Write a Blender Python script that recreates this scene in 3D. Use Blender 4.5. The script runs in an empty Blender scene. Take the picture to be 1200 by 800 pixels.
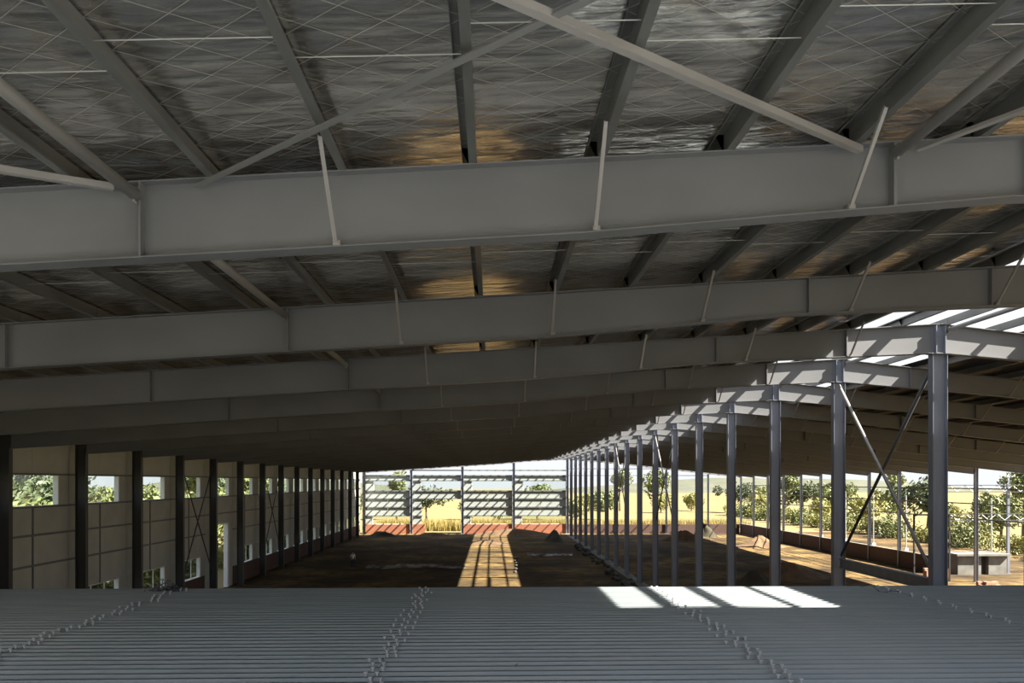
import bpy, bmesh, math, random
from mathutils import Vector, Matrix
random.seed(7)
SC = bpy.context.scene
COL = SC.collection
U = 6.0 / 870.0            # metres per pixel at one bay of depth
BAY = 6.0
ZC = 8.62                  # eye height above the dirt floor
# ------------------------------------------------------------------ camera, light, exposure
cam_d = bpy.data.cameras.new('camera'); cam = bpy.data.objects.new('camera', cam_d); COL.objects.link(cam)
cam.location = (0, 0, ZC); cam.rotation_euler = (math.radians(90), 0, -math.atan(24/870))
cam_d.sensor_width = 36.0; cam_d.lens = 870 / 1200 * 36
cam_d.shift_y = 164 / 1200
cam_d.clip_start = 0.1; cam_d.clip_end = 2000
SC.camera = cam
SUN_DIR = Vector((-1.0, 0.34, -1.0))
w = bpy.data.worlds.new('sky'); SC.world = w; w.use_nodes = True
nt = w.node_tree; bg = nt.nodes['Background']
tcw = nt.nodes.new('ShaderNodeTexCoord'); sep = nt.nodes.new('ShaderNodeSeparateXYZ'); rmp = nt.nodes.new('ShaderNodeValToRGB')
nt.links.new(tcw.outputs['Generated'], sep.inputs[0]); nt.links.new(sep.outputs[2], rmp.inputs[0])
el = rmp.color_ramp.elements                       # hazy bright day: white at the horizon, pale blue overhead
el[0].position = 0.0; el[0].color = (.92, .95, 1.0, 1); el[1].position = 1.0; el[1].color = (.55, .66, .85, 1)
em = el.new(.3); em.color = (.76, .84, .96, 1)
nt.links.new(rmp.outputs[0], bg.inputs['Color'])
bg.inputs['Strength'].default_value = 1.1
sd = bpy.data.lights.new('sun', 'SUN'); sd.energy = 32.0; sd.angle = math.radians(0.6); sd.color = (1.0, .93, .80)
so = bpy.data.objects.new('sun', sd); COL.objects.link(so); so.location = (40, -20, 60)
so.rotation_euler = SUN_DIR.to_track_quat('-Z', 'Y').to_euler()
SC.view_settings.view_transform = 'Standard'; SC.view_settings.look = 'None'
SC.cycles.diffuse_bounces = 2
SC.view_settings.exposure = -0.05; SC.view_settings.gamma = 1.0; SC.view_settings.use_curve_mapping = False

# ------------------------------------------------------------------ materials
def mat(name, col, rough=.6, metal=0.0, noise=None, bump=None, spec=.5, coords='Object'):
    """noise = (scale xyz, second colour, contrast low, high); bump = (scale xyz, strength, distance)"""
    m = bpy.data.materials.new(name); m.use_nodes = True
    n = m.node_tree.nodes; l = m.node_tree.links; b = n['Principled BSDF']
    b.inputs['Base Color'].default_value = (*col, 1); b.inputs['Roughness'].default_value = rough
    b.inputs['Metallic'].default_value = metal; b.inputs['Specular IOR Level'].default_value = spec
    tc = n.new('ShaderNodeTexCoord')
    def tex(scale, detail=4):
        mp = n.new('ShaderNodeMapping'); mp.inputs['Scale'].default_value = scale
        l.new(tc.outputs[coords], mp.inputs['Vector'])
        t = n.new('ShaderNodeTexNoise'); t.inputs['Scale'].default_value = 1; t.inputs['Detail'].default_value = detail
        l.new(mp.outputs[0], t.inputs['Vector']); return t
    if noise:
        t = tex(noise[0]); r = n.new('ShaderNodeMapRange')
        r.inputs[1].default_value = noise[2]; r.inputs[2].default_value = noise[3]
        l.new(t.outputs['Fac'], r.inputs[0])
        mx = n.new('ShaderNodeMix'); mx.data_type = 'RGBA'
        mx.inputs['A'].default_value = (*col, 1); mx.inputs['B'].default_value = (*noise[1], 1)
        l.new(r.outputs[0], mx.inputs['Factor']); l.new(mx.outputs['Result'], b.inputs['Base Color'])
    if bump:
        t = tex(bump[0], 6); bp = n.new('ShaderNodeBump')
        bp.inputs['Strength'].default_value = bump[1]; bp.inputs['Distance'].default_value = bump[2]
        l.new(t.outputs['Fac'], bp.inputs['Height']); l.new(bp.outputs[0], b.inputs['Normal'])
    return m
M = {}
M['rafter'] = mat('rafter_paint', (.172, .173, .184), .55, .0, ((.5, .5, .8), (.138, .139, .148), .35, .7))
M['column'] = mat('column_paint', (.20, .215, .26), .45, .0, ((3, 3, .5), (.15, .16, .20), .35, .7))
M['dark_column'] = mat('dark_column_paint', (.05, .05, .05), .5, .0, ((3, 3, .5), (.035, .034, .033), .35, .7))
M['purlin'] = mat('galvanised_purlin', (.20, .197, .19), .42, .5, ((4, 1, 4), (.14, .137, .13), .35, .7))
M['pipe'] = mat('pale_pipe', (.33, .315, .30), .45, .2, ((4, 1, 4), (.26, .245, .235), .35, .7))
M['rod'] = mat('bright_wire', (.45, .44, .40), .4, .6)
M['net'] = mat('net_wire', (.5, .48, .43), .5, .7)
M['brace'] = mat('brace_flat', (.29, .27, .26), .5, .1)
M['greybrace'] = mat('grey_brace', (.17, .165, .165), .5, .1)
M['darkpipe'] = mat('dark_pipe', (.07, .075, .085), .5, .1)
M['panel'] = mat('aerated_panel', (.52, .52, .47), .85, 0, ((.8, .8, .8), (.44, .435, .40), .3, .7), ((20, 20, 20), .1, .01))
M['white'] = mat('white_reveal', (.80, .81, .80), .6)
M['frame'] = mat('window_alu', (.55, .57, .58), .4, .3)
M['girt'] = mat('girt_steel', (.16, .17, .17), .5, .1)
M['dark_sheet'] = mat('dark_roof_sheet', (.07, .068, .07), .5, .2)
M['sheet'] = mat('wall_sheet', (0.3654, 0.3969, 0.3780), .5, 0, ((1.2, 1.2, 1.2), (0.3150, 0.3465, 0.3339), .3, .7))
M['hill'] = mat('hill_scrub', (0.0819, 0.0851, 0.0599), .95, 0, ((.05, .05, .05), (0.0567, 0.0630, 0.0410), .35, .65))
M['bark'] = mat('bark', (.11, .08, .055), .9, 0, ((4, 4, 1), (.07, .05, .035), .3, .7))
M['leafA'] = mat('leaf_green', (.11, .135, .045), .6, 0, ((1.5, 1.5, 1.5), (.15, .165, .05), .3, .7))
M['leafB'] = mat('leaf_deep', (0.0441, 0.0630, 0.0284), .6, 0, ((1.5, 1.5, 1.5), (0.0693, 0.0882, 0.0347), .3, .7))
M['leafC'] = mat('leaf_yellow', (.24, .225, .05), .6, 0, ((1.5, 1.5, 1.5), (.16, .17, .05), .3, .7))
M['straw'] = mat('dry_reed', (.30, .20, .05), .8, 0, ((1.5, 1.5, 1.5), (.20, .18, .05), .3, .7))
M['soil'] = mat('heaped_soil', (0.1575, 0.0945, 0.0473), .95, 0, ((1.2, 1.2, 1.2), (0.0945, 0.0567, 0.0315), .35, .65), ((6, 6, 6), .6, .1))
M['soil2'] = mat('dark_soil', (0.0504, 0.0441, 0.0252), .95, 0, ((1.2, 1.2, 1.2), (0.0315, 0.0284, 0.0158), .35, .65), ((6, 6, 6), .6, .1))
M['concrete'] = mat('concrete', (0.1386, 0.1354, 0.1229), .9, 0, ((1, 1, 1), (0.2268, 0.2205, 0.2016), .35, .65))
M['stone'] = mat('rubble', (0.1040, 0.0960, 0.0840), .9, 0, ((3, 3, 3), (0.0560, 0.0520, 0.0440), .35, .65))
M['void'] = mat('dark_interior', (.03, .03, .03), .9)
M['plastic'] = mat('white_plastic', (.42, .43, .45), .4, 0, ((.9, .9, 1), (.06, .05, .04), .45, .6))
M['scrap'] = mat('scrap_metal', (.36, .35, .36), .45, .6, ((9, 9, 9), (.08, .07, .08), .4, .6))
M['skin'] = mat('skin', (.36, .22, .15), .6); M['hair'] = mat('hair', (.02, .018, .015), .7)
M['shirt'] = mat('shirt', (.68, .68, .66), .8); M['trousers'] = mat('trousers', (.03, .03, .04), .8)

def deck_mat():
    m = mat('galvanised_deck', (.33, .355, .375), .40, .4, ((.35, .8, 1), (.26, .295, .31), .35, .65), ((30, 30, 30), .04, .01))
    return m
M['deck'] = deck_mat()
M['stud'] = mat('stud_steel', (.72, .72, .76), .45, .2)

def dirt_mat():
    m = bpy.data.materials.new('dirt_floor'); m.use_nodes = True
    n = m.node_tree.nodes; l = m.node_tree.links; b = n['Principled BSDF']; b.inputs['Roughness'].default_value = .95
    b.inputs['Specular IOR Level'].default_value = .15
    tc = n.new('ShaderNodeTexCoord')
    def noise(s, d=5):
        t = n.new('ShaderNodeTexNoise'); t.inputs['Scale'].default_value = s; t.inputs['Detail'].default_value = d
        l.new(tc.outputs['Object'], t.inputs['Vector']); return t
    r = n.new('ShaderNodeValToRGB'); e = r.color_ramp.elements
    e[0].position = .30; e[0].color = (.022, .016, .010, 1); e[1].position = .68; e[1].color = (.235, .155, .056, 1)
    x = e.new(.5); x.color = (.098, .064, .026, 1)
    l.new(noise(.16, 8).outputs['Fac'], r.inputs[0])
    r2 = n.new('ShaderNodeMapRange'); r2.inputs[1].default_value = .45; r2.inputs[2].default_value = .7
    l.new(noise(.9, 6).outputs['Fac'], r2.inputs[0])
    mx = n.new('ShaderNodeMix'); mx.data_type = 'RGBA'; mx.inputs['B'].default_value = (.044, .030, .019, 1)
    l.new(r2.outputs[0], mx.inputs['Factor']); l.new(r.outputs[0], mx.inputs['A'])
    l.new(mx.outputs['Result'], b.inputs['Base Color'])
    bp = n.new('ShaderNodeBump'); bp.inputs['Strength'].default_value = .5; bp.inputs['Distance'].default_value = .25
    l.new(noise(1.4, 8).outputs['Fac'], bp.inputs['Height']); l.new(bp.outputs[0], b.inputs['Normal'])
    return m
M['dirt'] = dirt_mat()
M['field'] = mat('dry_field', (.175, .125, .045), .95, 0, ((.02, .05, 1), (.115, .11, .038), .4, .6), ((2, 2, 2), .5, .1))

def brick_mat(name, c1, c2, mortar, scale):
    m = bpy.data.materials.new(name); m.use_nodes = True
    n = m.node_tree.nodes; l = m.node_tree.links; b = n['Principled BSDF']; b.inputs['Roughness'].default_value = .9
    tc = n.new('ShaderNodeTexCoord'); sp = n.new('ShaderNodeSeparateXYZ'); cb = n.new('ShaderNodeCombineXYZ')
    ad = n.new('ShaderNodeMath'); ad.operation = 'ADD'
    l.new(tc.outputs['Object'], sp.inputs[0]); l.new(sp.outputs[0], ad.inputs[0]); l.new(sp.outputs[1], ad.inputs[1])
    l.new(ad.outputs[0], cb.inputs[0]); l.new(sp.outputs[2], cb.inputs[1])
    t = n.new('ShaderNodeTexBrick'); t.inputs['Color1'].default_value = (*c1, 1); t.inputs['Color2'].default_value = (*c2, 1)
    t.inputs['Mortar'].default_value = (*mortar, 1); t.inputs['Scale'].default_value = scale; t.inputs['Mortar Size'].default_value = .02
    l.new(cb.outputs[0], t.inputs['Vector']); l.new(t.outputs['Color'], b.inputs['Base Color'])
    return m
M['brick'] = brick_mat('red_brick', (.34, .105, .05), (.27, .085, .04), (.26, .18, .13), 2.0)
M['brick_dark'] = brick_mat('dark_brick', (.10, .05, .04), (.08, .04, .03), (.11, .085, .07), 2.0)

def foil_mat(name, fine):
    m = bpy.data.materials.new(name); m.use_nodes = True
    n = m.node_tree.nodes; l = m.node_tree.links; b = n['Principled BSDF']
    b.inputs['Base Color'].default_value = (.62, .58, .54, 1); b.inputs['Metallic'].default_value = .92; b.inputs['Roughness'].default_value = .14
    tc = n.new('ShaderNodeTexCoord')
    def nz(scale, detail, dist=0):
        mp = n.new('ShaderNodeMapping'); mp.inputs['Scale'].default_value = scale; l.new(tc.outputs['Object'], mp.inputs['Vector'])
        t = n.new('ShaderNodeTexNoise'); t.inputs['Scale'].default_value = 1; t.inputs['Detail'].default_value = detail
        t.inputs['Distortion'].default_value = dist
        l.new(mp.outputs[0], t.inputs['Vector']); return t
    a = nz((1.5, 8, 1), 6, .6); c = nz((.5, 2.2, 1), 3)
    ad = n.new('ShaderNodeMath'); ad.operation = 'MULTIPLY_ADD'; ad.inputs[1].default_value = 2.0
    l.new(c.outputs['Fac'], ad.inputs[0]); l.new(a.outputs['Fac'], ad.inputs[2])
    bp = n.new('ShaderNodeBump'); bp.inputs['Strength'].default_value = 1.0; bp.inputs['Distance'].default_value = .019
    l.new(ad.outputs[0], bp.inputs['Height']); l.new(bp.outputs[0], b.inputs['Normal'])
    r = n.new('ShaderNodeValToRGB'); e = r.color_ramp.elements
    e[0].position = .35; e[0].color = (.50, .48, .46, 1); e[1].position = .65; e[1].color = (.90, .87, .83, 1)
    l.new(a.outputs['Fac'], r.inputs[0]); l.new(r.outputs[0], b.inputs['Base Color'])
    return m
M['foil'] = foil_mat('aluminium_foil', True)

def glaze_mat():
    m = bpy.data.materials.new('clear_roof_sheet'); m.use_nodes = True
    n = m.node_tree.nodes; l = m.node_tree.links; out = n['Material Output']; n.remove(n['Principled BSDF'])
    t = n.new('ShaderNodeBsdfTransparent'); t.inputs[0].default_value = (.93, .95, .96, 1)
    g = n.new('ShaderNodeBsdfGlossy'); g.inputs['Roughness'].default_value = .15
    d = n.new('ShaderNodeBsdfTranslucent'); d.inputs[0].default_value = (.9, .93, .97, 1)
    m1 = n.new('ShaderNodeMixShader'); m1.inputs[0].default_value = .06
    m2 = n.new('ShaderNodeMixShader'); m2.inputs[0].default_value = .05
    l.new(t.outputs[0], m1.inputs[1]); l.new(g.outputs[0], m1.inputs[2])
    l.new(m1.outputs[0], m2.inputs[1]); l.new(d.outputs[0], m2.inputs[2]); l.new(m2.outputs[0], out.inputs[0])
    return m
M['glaze'] = glaze_mat()
def glass_mat():
    m = bpy.data.materials.new('window_glass'); m.use_nodes = True
    n = m.node_tree.nodes; l = m.node_tree.links; out = n['Material Output']; n.remove(n['Principled BSDF'])
    t = n.new('ShaderNodeBsdfTransparent'); t.inputs[0].default_value = (.92, .95, .93, 1)
    g = n.new('ShaderNodeBsdfGlossy'); g.inputs['Roughness'].default_value = .05
    m1 = n.new('ShaderNodeMixShader'); m1.inputs[0].default_value = .06
    l.new(t.outputs[0], m1.inputs[1]); l.new(g.outputs[0], m1.inputs[2]); l.new(m1.outputs[0], out.inputs[0])
    return m
M['glass'] = glass_mat()

# ------------------------------------------------------------------ mesh helpers
class MB:
    def __init__(s): s.v = []; s.f = []
    def add(s, vs, fs):
        o = len(s.v); s.v += [tuple(p) for p in vs]; s.f += [tuple(o + i for i in f) for f in fs]; return s
    def box(s, x0, x1, y0, y1, z0, z1):
        return s.add([(x0,y0,z0),(x1,y0,z0),(x1,y1,z0),(x0,y1,z0),(x0,y0,z1),(x1,y0,z1),(x1,y1,z1),(x0,y1,z1)],
                     [(0,3,2,1),(4,5,6,7),(0,1,5,4),(1,2,6,5),(2,3,7,6),(3,0,4,7)])
    def prism(s, prof, a, b, axis='y'):
        """extrude a closed profile of (p, q) pairs from a to b along an axis"""
        n = len(prof)
        P = {'y': lambda p, t: (p[0], t, p[1]), 'x': lambda p, t: (t, p[0], p[1]), 'z': lambda p, t: (p[0], p[1], t)}[axis]
        vs = [P(p, a) for p in prof] + [P(p, b) for p in prof]
        fs = [(i, (i+1) % n, n+(i+1) % n, n+i) for i in range(n)] + [tuple(range(n-1, -1, -1)), tuple(range(n, 2*n))]
        return s.add(vs, fs)
    def bar(s, p, q, r, n=8, r2=None, rect=None):
        """round tube, or a rectangular bar with half sizes rect"""
        p = Vector(p); q = Vector(q); d = (q - p).normalized()
        up = Vector((0, 0, 1)) if abs(d.z) < .95 else Vector((1, 0, 0))
        a = d.cross(up).normalized(); b = a.cross(d)
        if rect:
            ring = [(-rect[0], -rect[1]), (rect[0], -rect[1]), (rect[0], rect[1]), (-rect[0], rect[1])]; n = 4
            r1 = ring; r3 = ring
        else:
            cs = [(math.cos(2*math.pi*i/n), math.sin(2*math.pi*i/n)) for i in range(n)]
            r1 = [(c*r, t*r) for c, t in cs]; k = r if r2 is None else r2; r3 = [(c*k, t*k) for c, t in cs]
        vs = [p + a*x + b*y for x, y in r1] + [q + a*x + b*y for x, y in r3]
        return s.add(vs, [(i, (i+1) % n, n+(i+1) % n, n+i) for i in range(n)] + [tuple(range(n-1, -1, -1)), tuple(range(n, 2*n))])
    def path(s, pts, r, n=6):
        for a, b in zip(pts, pts[1:]): s.bar(a, b, r, n)
        return s
    def mesh(s, name, material, off=(0, 0, 0), smooth=False):
        me = bpy.data.meshes.new(name)
        me.from_pydata([(x-off[0], y-off[1], z-off[2]) for x, y, z in s.v], [], s.f); me.update()
        bm = bmesh.new(); bm.from_mesh(me); bmesh.ops.recalc_face_normals(bm, faces=bm.faces); bm.to_mesh(me); bm.free()
        me.materials.append(material)
        if smooth:
            for p in me.polygons: p.use_smooth = True
        return me
def put(name, me, parent=None, loc=(0, 0, 0), rot=None, **props):
    o = bpy.data.objects.new(name, me); COL.objects.link(o); o.location = loc
    if rot: o.rotation_euler = rot
    if parent is not None: o.parent = parent
    for k, v in props.items(): o[k] = v
    return o
def empty(name, loc, **props): return put(name, None, None, loc, **props)
def tag(o, label, cat, group=None):
    o['label'] = label; o['category'] = cat
    if group: o['group'] = group
    return o
def struct(name, me, loc=(0, 0, 0), label=None):
    o = put(name, me, None, loc, kind='structure')
    if label: o['label'] = label
    return o
ORD = ['zeroth','first','second','third','fourth','fifth','sixth','seventh','eighth','ninth','tenth','eleventh','twelfth','thirteenth',
       'fourteenth','fifteenth','sixteenth','seventeenth','eighteenth','nineteenth','twentieth','twenty-first']

# ------------------------------------------------------------------ frame geometry
XR = 1818 * U; XL = -3035 * U; XLW = -3130 * U; XE = 6020 * U
SL, SR = .064, .11
NB = 20
def Y(k): return (0.42 + k) * BAY
def ztop(x): return ZC + 640*U - (SL*(XR-x) if x <= XR else SR*(x-XR))
def lerp(x, tab):
    for (a, va), (b, vb) in zip(tab, tab[1:]):
        if x <= b: return va + (vb-va) * max(0, (x-a)) / (b-a)
    return tab[-1][1]
DEP = [(XL, .88), (-8, .86), (1.0, .86), (6.0, .71), (XR, .82), (XR+6, .66), (XE, .62)]
def zbot(x): return ztop(x) - lerp(x, DEP)
PX = [(-37 + 213*n) * U for n in range(-14, 9)]                 # purlins on the left slope
PXR = [XR + .28 + 1.5*i for i in range(19)]                     # purlins on the right slope
PH = .22
SKY_L, SKY_R = XR - 2.35, XR + 2.8

# ---- ground
g = MB().box(XLW-.2, 62, -40, Y(NB)+3, -.5, 0)
floor = struct('floor', g.mesh('floor', M['dirt']), label='bare dirt floor of the unfinished shed, sunlit in strips')
g = MB().box(-500, 700, -200, 900, -1.0, -.06)
struct('floor_outside', g.mesh('floor_outside', M['field']), label='dry yellow field around the shed')

# ---- deck in the foreground
HD = 2.9; ZD = ZC - HD; YE = 20.30; PITCH = .29; RIBH = .075
DX = [-16.6, -14.6, -8.3, -1.75, 4.45, 10.7, 16.8]
deck = empty('floor_deck', (0, 0, ZD-.4), kind='structure', label='corrugated galvanised steel deck in the foreground')
def deck_sheet(x0, x1, j):
    prof = []
    y = 0.0
    for r in range(3):
        prof += [(y, 0), (y+.07, 0), (y+.10, -RIBH), (y+.26, -RIBH), (y+.29, 0)]; y += PITCH
    prof.append((y+.03, 0))
    mb = MB(); t = .004; n = len(prof)
    top = [p for i, p in enumerate(prof) if i == 0 or p != prof[i-1]]; n = len(top)
    vs = []
    for x in (x0, x1):
        vs += [(x, a, b) for a, b in top] + [(x, a, b-t) for a, b in top]
    fs = []
    for i in range(n-1):
        fs += [(i, i+1, 2*n+i+1, 2*n+i), (n+i, 2*n+n+i, 2*n+n+i+1, n+i+1)]
    fs += [(0, 2*n, 3*n, n), (n-1, 2*n-1, 4*n-1, 3*n-1)]
    return mb.add(vs, fs)
put('deck_sheet', MB().box(DX[0], DX[-1], -16, -4.3, -.06, -.02).mesh('deck_sheet', M['deck']), deck, (0, 0, .4))  # unseen flat slab added behind the camera to bounce sun onto the front rafter
for c in range(len(DX)-1):
    me = [deck_sheet(DX[c]-.03, DX[c+1]+.02, 0).mesh('deck_sheet', M['deck'])]
    row = 0; y = YE
    while y > -4:
        y -= 3*PITCH
        put('deck_sheet', me[0], deck, (random.uniform(-.035, .035), y, .4 + (.006 if c % 2 else 0) + random.uniform(0, .004)))
stud_mb = MB().bar((0, 0, -.04), (0, 0, .030), .016, 6).bar((0, 0, .030), (0, 0, .046), .032, 6).bar((0, 0, -.055), (0, 0, -.025), .05, 8)
stud_me = stud_mb.mesh('shear_stud', M['stud'])
for x in DX[2:-1]:
    yy = YE - .10; r = 0
    lim = 8.6
    while yy > lim:
        dx = random.uniform(-.03, .03) + (.05 if r % 2 else -.05)
        put('shear_stud', stud_me, deck, (x+dx, yy + .005, .4))
        if x < 9: put('shear_stud', stud_me, deck, (x+dx+random.choice((-.17, .15)), yy + .005 + random.uniform(-.03, .03), .4 - .008))
        yy -= PITCH; r += 1
ibeam = MB().box(-.1, .1, -4, YE-.1, -.08-.012, -.08).box(-.1, .1, -4, YE-.1, -.412, -.40).box(-.005, .005, -4, YE-.1, -.4, -.092)
ib = ibeam.mesh('deck_beam', M['column'])
post = MB().box(-.1, .1, -.11, -.10, -ZD+.0, -.412).box(-.1, .1, .10, .11, -ZD, -.412).box(-.005, .005, -.1, .1, -ZD, -.412).mesh('deck_post', M['column'])
for x in DX:
    xx = min(max(x, DX[0]+.1), DX[-1]-.1)
    put('deck_beam', ib, deck, (xx, 0, .4)); put('deck_post', post, deck, (xx, 1.0, .4)); put('deck_post', post, deck, (xx, 19.4, .4))

# ---- rafters
def plate_strip(xs, zlo, zhi, y0, y1):
    mb = MB()
    for a, b in zip(xs, xs[1:]):
        mb.add([(a,y0,zlo(a)),(b,y0,zlo(b)),(b,y1,zlo(b)),(a,y1,zlo(a)),(a,y0,zhi(a)),(b,y0,zhi(b)),(b,y1,zhi(b)),(a,y1,zhi(a))],
               [(0,3,2,1),(4,5,6,7),(0,1,5,4),(2,3,7,6)] + ([(3,0,4,7)] if a == xs[0] else []) + ([(1,2,6,5)] if b == xs[-1] else []))
    return mb
def rafter_meshes(side):
    xs = [XL+.28, -14, -8, -3, 1, 3.5, 6, 9, XR-.02] if side == 'L' else [XR+.02, XR+3, XR+6, XR+14, XE-.15]
    off = (xs[0], 0, zbot(xs[0])); F = .125; T = .016
    return off, (plate_strip(xs, lambda x: zbot(x)+T, lambda x: ztop(x)-T, -.006, .006).mesh('web', M['rafter'], off),
                 plate_strip(xs, lambda x: ztop(x)-T, ztop, -F, F).mesh('top_flange', M['rafter'], off),
                 plate_strip(xs, zbot, lambda x: zbot(x)+T, -F, F).mesh('bottom_flange', M['rafter'], off))
def stiff(x, off, ww=.012):
    return MB().add([(x+dx, y, z) for z in (zbot(x)+.017, ztop(x)-.017) for dx, y in ((-ww,-.12),(ww,-.12),(ww,-.006),(-ww,-.006))],
                    [(0,3,2,1),(4,5,6,7),(0,1,5,4),(1,2,6,5),(2,3,7,6),(3,0,4,7)]).mesh('stiffener', M['rafter'], off)
def flybrace(x, off):
    mb = MB(); zb = zbot(x) + .02; zt = ztop(x) + .03; y1 = -.88
    p, q = (x-.03, -.10, zb), (x-.03, y1, zt)
    mb.bar(p, q, 0, rect=(.02, .004)); mb.bar((x-.048, -.10, zb+.014), (x-.048, y1, zt+.014), 0, rect=(.004, .02))
    mb.box(x-.06, x+.02, -.125, -.06, zb-.004, zb+.05)
    return mb.mesh('fly_brace', M['brace'], off)
LOFF, LM = rafter_meshes('L'); ROFF, RM = rafter_meshes('R')
L_ST = [stiff(x*U, LOFF) for x in (-1345, -570, 905, 1435)]
L_EXTRA = stiff(673*U, LOFF, .02)
L_FB = [flybrace(PX[n+14], LOFF) for n in (-1, 1, 3, 5, 7)]
R_ST = [stiff(x, ROFF) for x in (XR+2.6, XR+9, XR+17)]
R_FB = [flybrace(PXR[i], ROFF) for i in (2, 4, 6, 8, 10, 12)]
for k in range(NB+1):
    t = empty('roof_rafter', (LOFF[0], Y(k), LOFF[2]))
    nm = {0: 'steel rafter directly overhead, out of view above the deck',
          1: 'big grey tapered steel rafter crossing the whole picture, lit and closest in view'}.get(k,
         '%s steel rafter from the viewer, left of the ridge columns' % ORD[k])
    tag(t, nm, 'rafter', 'roof rafters of the left slope')
    for n_, me in zip(('web', 'top_flange', 'bottom_flange'), LM): put(n_, me, t)
    for me in L_ST: put('stiffener', me, t)
    if k == 1: put('stiffener', L_EXTRA, t)
    if k <= 7:
        for me in L_FB: put('fly_brace', me, t)
    t = empty('roof_rafter', (ROFF[0], Y(k), ROFF[2]))
    tag(t, '%s steel rafter from the viewer, right of the ridge columns' % (ORD[k] if k else 'nearest'), 'rafter', 'roof rafters of the right slope')
    for n_, me in zip(('web', 'top_flange', 'bottom_flange'), RM): put(n_, me, t)
    for me in R_ST: put('stiffener', me, t)
    if 2 <= k <= 8:
        for me in R_FB: put('fly_brace', me, t)

# ---- columns
def h_column(h, depth, fw, m, web_axis='x', stub=False):
    """parts of an H column standing at the origin, web in the XZ plane"""
    d = depth/2; t = .014; out = []
    out.append(('web', MB().box(-d+t, d-t, -.005, .005, .03, h).mesh('web', m)))
    out.append(('flange', MB().box(-d, -d+t, -fw/2, fw/2, .03, h).mesh('flange', m)))
    out.append(('flange', MB().box(d-t, d, -fw/2, fw/2, .03, h).mesh('flange', m)))
    out.append(('base_plate', MB().box(-d-.08, d+.08, -fw/2-.06, fw/2+.06, 0, .03).mesh('base_plate', m)))
    out.append(('cap_plate', MB().box(-d-.06, d+.06, -fw/2-.02, fw/2+.02, h, h+.022).mesh('cap_plate', m)))
    return out
def inst(name, loc, parts, label, cat, group):
    t = tag(empty(name, loc), label, cat, group)
    for n_, me in parts: put(n_, me, t)
    return t
HC = zbot(XR) - .022
ridge_parts = h_column(HC, .42, .24, M['column'])
stub = MB()
for dx in (-.13, .13): stub.box(dx-.012, dx+.012, -.16, .0, HC+.022, ztop(XR)-.06)
stub.box(-.2, .2, -.02, .0, HC+.022, ztop(XR)-.06)
ridge_parts.append(('seat_bracket', stub.mesh('seat_bracket', M['column'])))
for k in range(3, NB+1):
    inst('steel_column', (XR, Y(k), 0), ridge_parts,
         'blue-grey steel column holding the roof ridge, %s from the viewer in its row' % ORD[k-2], 'column', 'columns under the ridge')
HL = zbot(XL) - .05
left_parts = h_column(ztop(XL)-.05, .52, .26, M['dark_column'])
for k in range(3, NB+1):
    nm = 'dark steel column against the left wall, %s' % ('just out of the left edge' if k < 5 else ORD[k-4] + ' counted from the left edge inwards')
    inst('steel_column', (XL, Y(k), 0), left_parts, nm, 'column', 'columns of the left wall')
right_parts = h_column(ztop(XE)-.1, .30, .2, M['column'])
for k in range(7, NB+1):
    inst('steel_column', (XE, Y(k), 0), right_parts,
         'slim grey steel column of the open right side, %s from the far end' % ORD[NB+1-k], 'column', 'columns of the open right side')

# ---- bracing
def pipe_thing(name, p, q, r, m, label, cat, group=None, plates=True):
    p = Vector(p); q = Vector(q); t = empty(name, p)
    d = (q-p).normalized()
    put('tube', MB().bar(p+d*.12, q-d*.12, r, 10).mesh('tube', m, p, True), t)
    if plates:
        put('end_plate', MB().bar(p, p+d*.16, 0, rect=(.012, r*1.3)).mesh('end_plate', m, p), t)
        put('end_plate', MB().bar(q, q-d*.16, 0, rect=(.012, r*1.3)).mesh('end_plate', m, p), t)
    return tag(t, label, cat, group)
XT = -575*U; XT2 = 673*U
for k in range(0, 7):
    z = ztop(XT) - .17
    pipe_thing('strut_pipe', (XT, Y(k)+.02, z), (XT, Y(k+1)-.02, z), .065, M['pipe'],
               'round pale steel strut pipe between the %s and %s rafters, left of centre' % (ORD[k] if k else 'overhead', ORD[k+1]), 'pipe', 'strut pipes under the left slope')
pipe_thing('strut_pipe', (XT2, Y(0)+.02, ztop(XT2)-.14), (XT2, Y(1)-.02, ztop(XT2)-.14), .065, M['pipe'],
           'round pale steel strut pipe in the top right corner meeting the nearest rafter', 'pipe')
for k in range(2, 10):
    pipe_thing('strut_pipe', (XR+.22, Y(k)+.02, ztop(XR)-.18), (XR+.22, Y(k+1)-.02, ztop(XR)-.18), .06, M['pipe'],
               'steel ridge strut pipe under the skylight between the %s and %s rafters' % (ORD[k], ORD[k+1]), 'pipe', 'ridge strut pipes')
def flat(p, q, label, m='brace', wd=.037):
    p = Vector(p); q = Vector(q); d = (q-p); n = d.normalized(); t = empty('roof_brace', p)
    put('flat_bar', MB().bar(p, q, 0, rect=(wd, .005)).mesh('flat_bar', M[m], p), t)
    a = n.cross(Vector((0, 0, 1))).normalized()*wd
    put('upstand', MB().bar(p+a+Vector((0,0,wd*.9)), q+a+Vector((0,0,wd*.9)), 0, rect=(.005, wd*.9)).mesh('upstand', M[m], p), t)
    return tag(t, label, 'brace', 'diagonal roof braces')
zt = lambda x: ztop(x) - .11
flat((XT+.2, Y(0)+.1, zt(XT)), (612*U, Y(1)-.12, zt(612*U)), 'pale diagonal steel brace crossing in front of the purlins towards upper centre right')
flat((XT2, Y(0)+.1, zt(XT2)+.02), (-480*U, Y(1)-.12, zt(-480*U)-.0), 'grey diagonal steel brace rising from the left end of the nearest rafter', 'greybrace')
xa = -1360*U
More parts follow.
